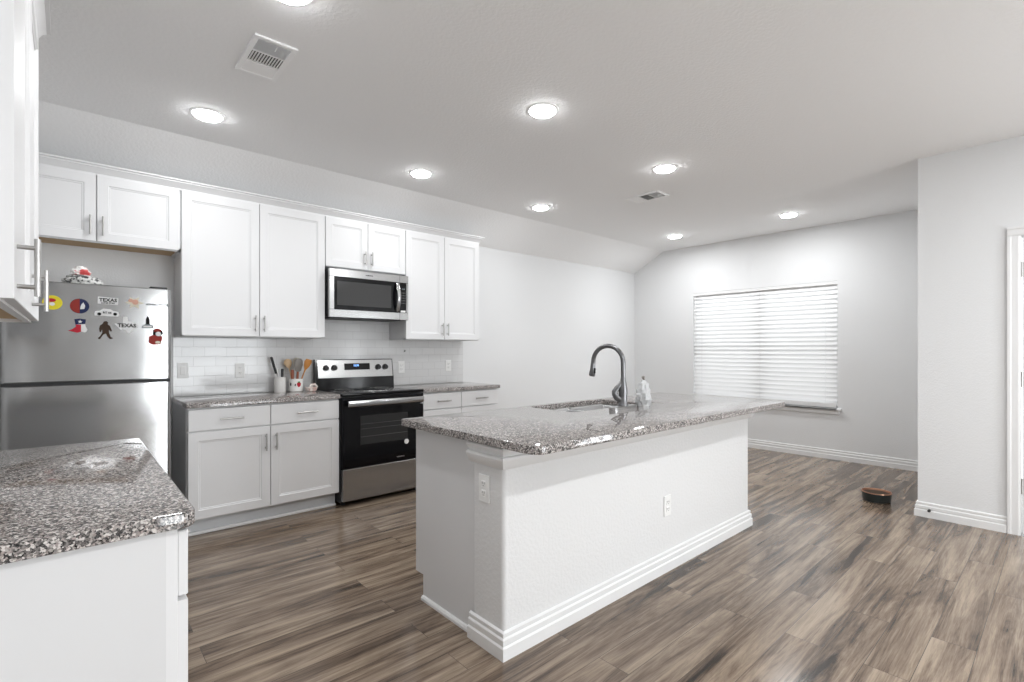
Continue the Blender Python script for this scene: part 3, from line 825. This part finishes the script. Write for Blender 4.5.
for r_ in range(5):
    for c_ in range(3): box(b, .678+c_*.017, .688+c_*.017, YM+.0010, YM+.0025, 1.80-r_*.024, 1.808-r_*.024)
obj('buttons', b, plain('button_grey', (.10, .10, .10), .5), cpn)
obj('sticker', bx(.672, .722, YM+.0005, YM+.0025, 1.622, 1.640, .0005), M['plastic'], cpn, label='small white sticker')
pts = [(.632, YM+.005, 1.632)]+[(.632-.0*k, YM-.012-.034*math.sin(PI*k/12), 1.632+.256*k/12) for k in range(13)]+[(.632, YM+.005, 1.888)]
obj('handle', tube(B(), pts, .016, 12, flat=.45), M['steel'], mwt, smooth=50)
obj('seam', bx(.6605, .6635, YM-.0004, YM+.004, Z0+.002, Z1-.002), M['blackmatte'], mwt)
obj('brand_lettering', text_bm('WHIRLPOOL', .012), M['ink'], mwt, loc=(.36, YM-.0008, 1.932))
obj('vent_underside', bx(.05, MW-.05, -.34, -.06, Z0-.004, Z0+.006), M['blackmatte'], mwt)

# ------------------------------------------------------------ utensils
c1 = thing('utensil_crock', 'plain white cylindrical utensil crock', 'crock', (-.305, -.105, ZT))
obj('vessel', lathe(B(), [(.044, 0), (.047, .004), (.047, .128), (.043, .130), (.042, .126), (.042, .012), (0.001, .010)], n=32, cap1=False), M['ceramic'], c1, smooth=40)
c2 = thing('utensil_crock', 'short white ceramic pot with a painted red strawberry', 'crock', (-.178, -.122, ZT))
obj('vessel', lathe(B(), [(.048, 0), (.054, .006), (.056, .06), (.057, .108), (.053, .111), (.051, .106), (.050, .014), (0.001, .012)], n=32, cap1=False), M['ceramic'], c2, smooth=40)
def decal(parent, ang, z, poly, mat, R=.0575):
    b = B(); pts = []
    n = len(poly)
    f = [b.verts.new(((R+.0008)*math.cos(ang+x/R), (R+.0008)*math.sin(ang+x/R), z+zz)) for x, zz in poly]
    k = [b.verts.new(((R-.002)*math.cos(ang+x/R), (R-.002)*math.sin(ang+x/R), z+zz)) for x, zz in poly]
    b.faces.new(f); b.faces.new(k[::-1])
    for i in range(n): b.faces.new((f[i], k[i], k[(i+1) % n], f[(i+1) % n]))
    return obj(mat[1], b, M[mat[0]], parent)
aim = math.atan2(-4.553+.135, -1.638+.135)
decal(c2, aim+.42, .062, [(-.017, .010), (-.015, -.006), (-.006, -.02), (.002, -.022), (.014, -.008), (.018, .008), (.010, .018), (-.010, .018)], ('red', 'strawberry'))
M['leaf'] = plain('leaf_green', (.05, .22, .06), .5)
decal(c2, aim+.42, .083, [(-.014, 0), (.0, -.006), (.014, 0), (.004, .006), (-.004, .006)], ('leaf', 'leaf'))
decal(c2, aim-.10, .060, [(-.005, -.008), (.003, -.010), (.006, .008), (-.002, .010)], ('ink', 'dark_mark'))
decal(c2, aim-.80, .066, [(-.007, -.012), (.005, -.012), (.006, .012), (-.004, .014)], ('ink', 'dark_mark'))
RV = Vector((.7464, -.6655, 0)); FV = Vector((.6655, .7464, 0)); UP = Vector((0, 0, 1))
def stick(name, label, base, tip, parts, cat='utensil'):
    """a utensil from base to tip; parts: (part name, material, [(t, radius)], flat)"""
    base = Vector(base); tip = Vector(tip)
    t_ = thing(name, label, cat, tuple(base))
    for pn, m, prof, flat in parts:
        pts = [(tip-base)*t for t, r in prof]
        obj(pn, tube(B(), pts, [r for t, r in prof], 12, flat=flat), M[m], t_, smooth=50)
    return t_
C1 = Vector((-.305, -.105, ZT+.014)); C2 = Vector((-.178, -.122, ZT+.014))
stick('kitchen_knife', 'long black-handled knife leaning left in the plain crock', C1+RV*.01, C1-RV*.073+UP*.285, [('blade', 'nickel', [(0, .010), (.5, .014), (.52, .008)], .15), ('handle', 'blackmatte', [(.5, .009), (.75, .0105), (.97, .011), (1, .007)], .7)])
stick('kitchen_knife', 'short black-handled knife upright in the plain crock', C1+RV*.012+FV*.01, C1+RV*.022+UP*.185, [('blade', 'nickel', [(0, .008), (.55, .012), (.58, .008)], .15), ('handle', 'blackmatte', [(.55, .010), (.8, .012), (.97, .012), (1, .008)], .8)])
stick('metal_spoon', 'steel handled utensil standing in the plain crock', C1-FV*.012, C1-RV*.012-FV*.01+UP*.18, [('handle', 'nickel', [(0, .004), (.8, .005), (.9, .009), (1, .008)], .5)])
stick('wooden_spoon', 'pale wooden spoon leaning farthest left in the strawberry pot', C2-RV*.016, C2-RV*.078+UP*.265, [('handle', 'wood_lt', [(0, .005), (.72, .005)], 1), ('bowl', 'wood_lt', [(.70, .006), (.78, .024), (.88, .034), (.96, .028), (1, .012)], .35)])
stick('wooden_spoon', 'large cream wooden spoon upright in the strawberry pot', C2+FV*.030, C2-RV*.018+FV*.062+UP*.275, [('handle', 'wood_lt', [(0, .006), (.62, .006)], 1), ('bowl', 'cream', [(.60, .007), (.70, .026), (.84, .036), (.95, .030), (1, .012)], .4)])
stick('spatula', 'grey spatula with a reddish wooden handle in the strawberry pot', C2+RV*.010-FV*.015, C2+RV*.032-FV*.02+UP*.27, [('handle', 'wood_rd', [(0, .008), (.3, .011), (.58, .010)], .9), ('blade', 'silicone', [(.57, .008), (.62, .026), (.80, .038), (.94, .034), (1, .020)], .2)])
stick('pastry_brush', 'red-brown wooden handled brush in the strawberry pot', C2-RV*.02-FV*.025, C2-RV*.018-FV*.03+UP*.175, [('handle', 'wood_rd', [(0, .008), (.7, .012), (.95, .013), (1, .009)], .9)])
stick('spatula', 'orange wooden spatula leaning right in the strawberry pot', C2+RV*.012, C2+RV*.112+UP*.262, [('handle', 'wood_or', [(0, .005), (.6, .0055), (.68, .008)], .9), ('blade', 'wood_or', [(.66, .007), (.78, .024), (.92, .032), (1, .024)], .3)])
# folded pot holder / spoon rest by the pot
sr = thing('spoon_rest', 'small pinkish white ceramic spoon rest beside the strawberry pot', 'spoon rest', (-.078, -.200, ZT))
b = B()
loft(b, [[(x*k, y*k, z) for x, y in rrect(-.050, .050, -.036, .036, .032, 6)] for k, z in ((.6, 0), (.8, .004), (1, .030), (1.02, .038), (.97, .038), (.75, .010), (.3, .008))])
obj('dish', b, M['pinkcloth'], sr, smooth=40)
obj('handle_loop', tube(B(), [(-.02, 0, .02), (.0, 0, .055), (.03, 0, .06), (.052, 0, .036)], [.010, .012, .011, .008], 12), M['pinkcloth'], sr, smooth=50)

# ------------------------------------------------------------ outlets and switches
def outlet(label, loc, rotz, kind='outlet', w=.072, h=.118):
    t = thing('wall_outlet' if kind == 'outlet' else 'light_switch', label, 'outlet' if kind == 'outlet' else 'switch', loc, rotz)
    obj('cover_plate', bx(-w/2, w/2, -.006, 0, -h/2, h/2, .002), M['plastic'], t)
    n = 2 if w > .1 else 1
    for i in range(n):
        cx_ = 0 if n == 1 else (-.023 if i == 0 else .023)
        if kind == 'outlet':
            for dz in (-.020, .020):
                f = obj('socket', bx(cx_-.0165, cx_+.0165, -.0085, -.005, dz-.014, dz+.014, .003), M['plastic'], t)
                b = B()
                for a in (-.0065, .0065): box(b, cx_+a-.0013, cx_+a+.0013, -.0089, -.008, dz-.001, dz+.007)
                box(b, cx_-.002, cx_+.002, -.0089, -.008, dz-.010, dz-.006)
                obj('slots', b, M['slot'], f)
        else:
            obj('rocker', bx(cx_-.0165, cx_+.0165, -.009, -.005, -.033, .033, .002), M['plastic'], t)
    return t
outlet('white switch plate on the tile nearest the fridge', (-.983, -.0105, 1.113), 0, 'switch')
outlet('white outlet on the tile left of the utensil crocks', (-.588, -.0105, 1.104), 0)
outlet('white outlet on the tile just right of the range', (.895, -.0105, 1.095), 0)
outlet('faint white outlet near the right end of the tile', (1.472, -.0105, 1.10), 0)
outlet('white outlet on the end post of the island', (-.3005, -2.876, .677), -PI/2)
outlet('white outlet low on the long side of the island', (.948, -3.0005, .372), 0)
h = tag(obj('wall_hook', lathe(B(), [(.001, 0), (.010, .001), (.011, .004), (.006, .010), (.001, .012)], n=16), M['nickel'], None, smooth=40, loc=(.935, -.0105, 1.262)), 'tiny round grey hook on the tile under the right wall cabinet', 'hook')
h.rotation_euler = (PI/2, 0, 0)

# ------------------------------------------------------------ pet bowl
pb = thing('pet_bowl', 'round black pet bowl with copper rim on the floor', 'bowl', (3.445, -3.468, 0))
obj('bowl_wall', lathe(B(), [(.086, 0), (.096, .006), (.104, .072), (.102, .075)], n=40, cap1=False), M['bowl_dark'], pb, smooth=40)
obj('rim', lathe(B(), [(.1035, .0735), (.1065, .076), (.105, .082), (.100, .081), (.097, .068)], n=40, cap0=False, cap1=False), M['copper'], pb, smooth=40)
obj('inside', lathe(B(), [(.098, .072), (.092, .020), (.08, .010), (.001, .008)], n=40, cap0=False, cap1=False), plain('bowl_inside_brown', (.16, .12, .095), .35), pb, smooth=40)

# ------------------------------------------------------------ recessed lights and vents
def downlight(label, x, y, power=LAMP_POWER):
    t = thing('recessed_light', label, 'ceiling light', (x, y, ZC))
    obj('trim_ring', lathe(B(), [(.078, -.001), (.078, -.008), (.090, -.008), (.097, -.004), (.098, -.0002)], n=40, cap0=False, cap1=False), M['vent'], t, smooth=40)
    obj('lens', lathe(B(), [(.079, -.002), (.078, -.012), (.072, -.018), (.050, -.022), (.001, -.024)], n=32, cap0=False), M['lens'], t, smooth=60)
    l = bpy.data.lights.new('lamp', 'AREA'); l.shape = 'DISK'; l.size = .14; l.energy = power; l.color = (.965, .985, 1)
    o = bpy.data.objects.new('lamp', l); link(o); o.parent = t; o.location = (0, 0, -.026)
    return t
lights = [
 ('round recessed ceiling light over the fridge side, nearest the left cabinets', -.992, -.975),
 ('round recessed ceiling light above the range', .545, -.965),
 ('largest-looking round recessed light over the island near its left end', .529, -2.405),
 ('round recessed ceiling light beyond the end of the cabinets by the slope', 1.987, -.931),
 ('round recessed ceiling light just before the small far vent', 1.957, -2.375),
 ('round recessed ceiling light nearest the corner of the slope and window wall', 4.203, -1.159),
 ('round recessed ceiling light in front of the window, nearest the door wall', 4.199, -2.522),
 ('round recessed ceiling light cut by the top edge of the picture', -0.967, -2.440)]
for i, l in enumerate(lights): downlight(*l, power=12 if i in (5, 6) else LAMP_POWER)
for i, (x, y) in enumerate(((-.95, -5.26), (.55, -5.26), (2.0, -5.26), (.55, -7.4))):  # the last lamp, by the patio window, is added unseen for lighting
    downlight('round recessed living room light behind the camera, %s' % ('left of three', 'middle of three', 'right of three', 'added unseen by the patio window')[i], x, y, LIVING_LAMP_POWER if i < 3 else LAMP_POWER)

def vent(label, x0, x1, y0, y1):
    t = thing('ceiling_vent', label, 'vent', ((x0+x1)/2, (y0+y1)/2, ZC))
    w, l = (x1-x0)/2, (y1-y0)/2; f = .024
    b = B()
    for a0, a1, c0, c1 in ((-w, w, -l, -l+f), (-w, w, l-f, l), (-w, -w+f, -l+f, l-f), (w-f, w, -l+f, l-f)): box(b, a0, a1, c0, c1, -.010, -.0005, .002)
    L3 = (2*l-2*f)/3
    for k in (1, 2): box(b, -w+f, w-f, -l+f+k*L3-.005, -l+f+k*L3+.005, -.009, -.001)
    obj('frame', b, M['vent'], t)
    obj('duct', bx(-w+f, w-f, -l+f, l-f, -.0022, -.0012), M['ventdark'], t)
    b = B()
    def blade(cx_, cy_, along, ln, th):
        c, s = math.cos(th)*.006, math.sin(th)*.006
        pl = [(-c, -.0065-s), (c, -.0065+s), (c, -.0058+s), (-c, -.0058-s)]
        if along == 'x': prism(b, [(cy_+p, min(z, -.0024)) for p, z in pl], 'x', cx_-ln/2, cx_+ln/2)
        else: prism(b, [(cx_+p, min(z, -.0024)) for p, z in pl], 'y', cy_-ln/2, cy_+ln/2)
    y_a = -l+f+.006
    k = 0
    while y_a+k*.009 < -l+f+L3-.006: blade(0, y_a+k*.009, 'x', 2*(w-f), math.radians(65)); k += 1
    k = 0
    while -w+f+.008+k*.013 < w-f-.004: blade(-w+f+.008+k*.013, 0, 'y', L3-.012, math.radians(30)); k += 1
    k = 0
    while -l+f+2*L3+.006+k*.009 < l-f: blade(0, -l+f+2*L3+.008+k*.009, 'x', 2*(w-f), math.radians(-20)); k += 1
    obj('louvers', b, M['vent'], t)
    obj('damper_lever', tube(B(), [(w*.1, -l+f+.01, -.009), (w*.1, -l+f+.045, -.016)], .0025, 8), M['vent'], t, smooth=40)
    return t
vent('larger white ceiling vent at upper left, nearest the camera', -.995, -.80, -2.045, -1.665)
vent('smaller-looking white ceiling vent above the far end of the island', 2.40, 2.61, -2.03, -1.68)

bpy.context.view_layer.update()
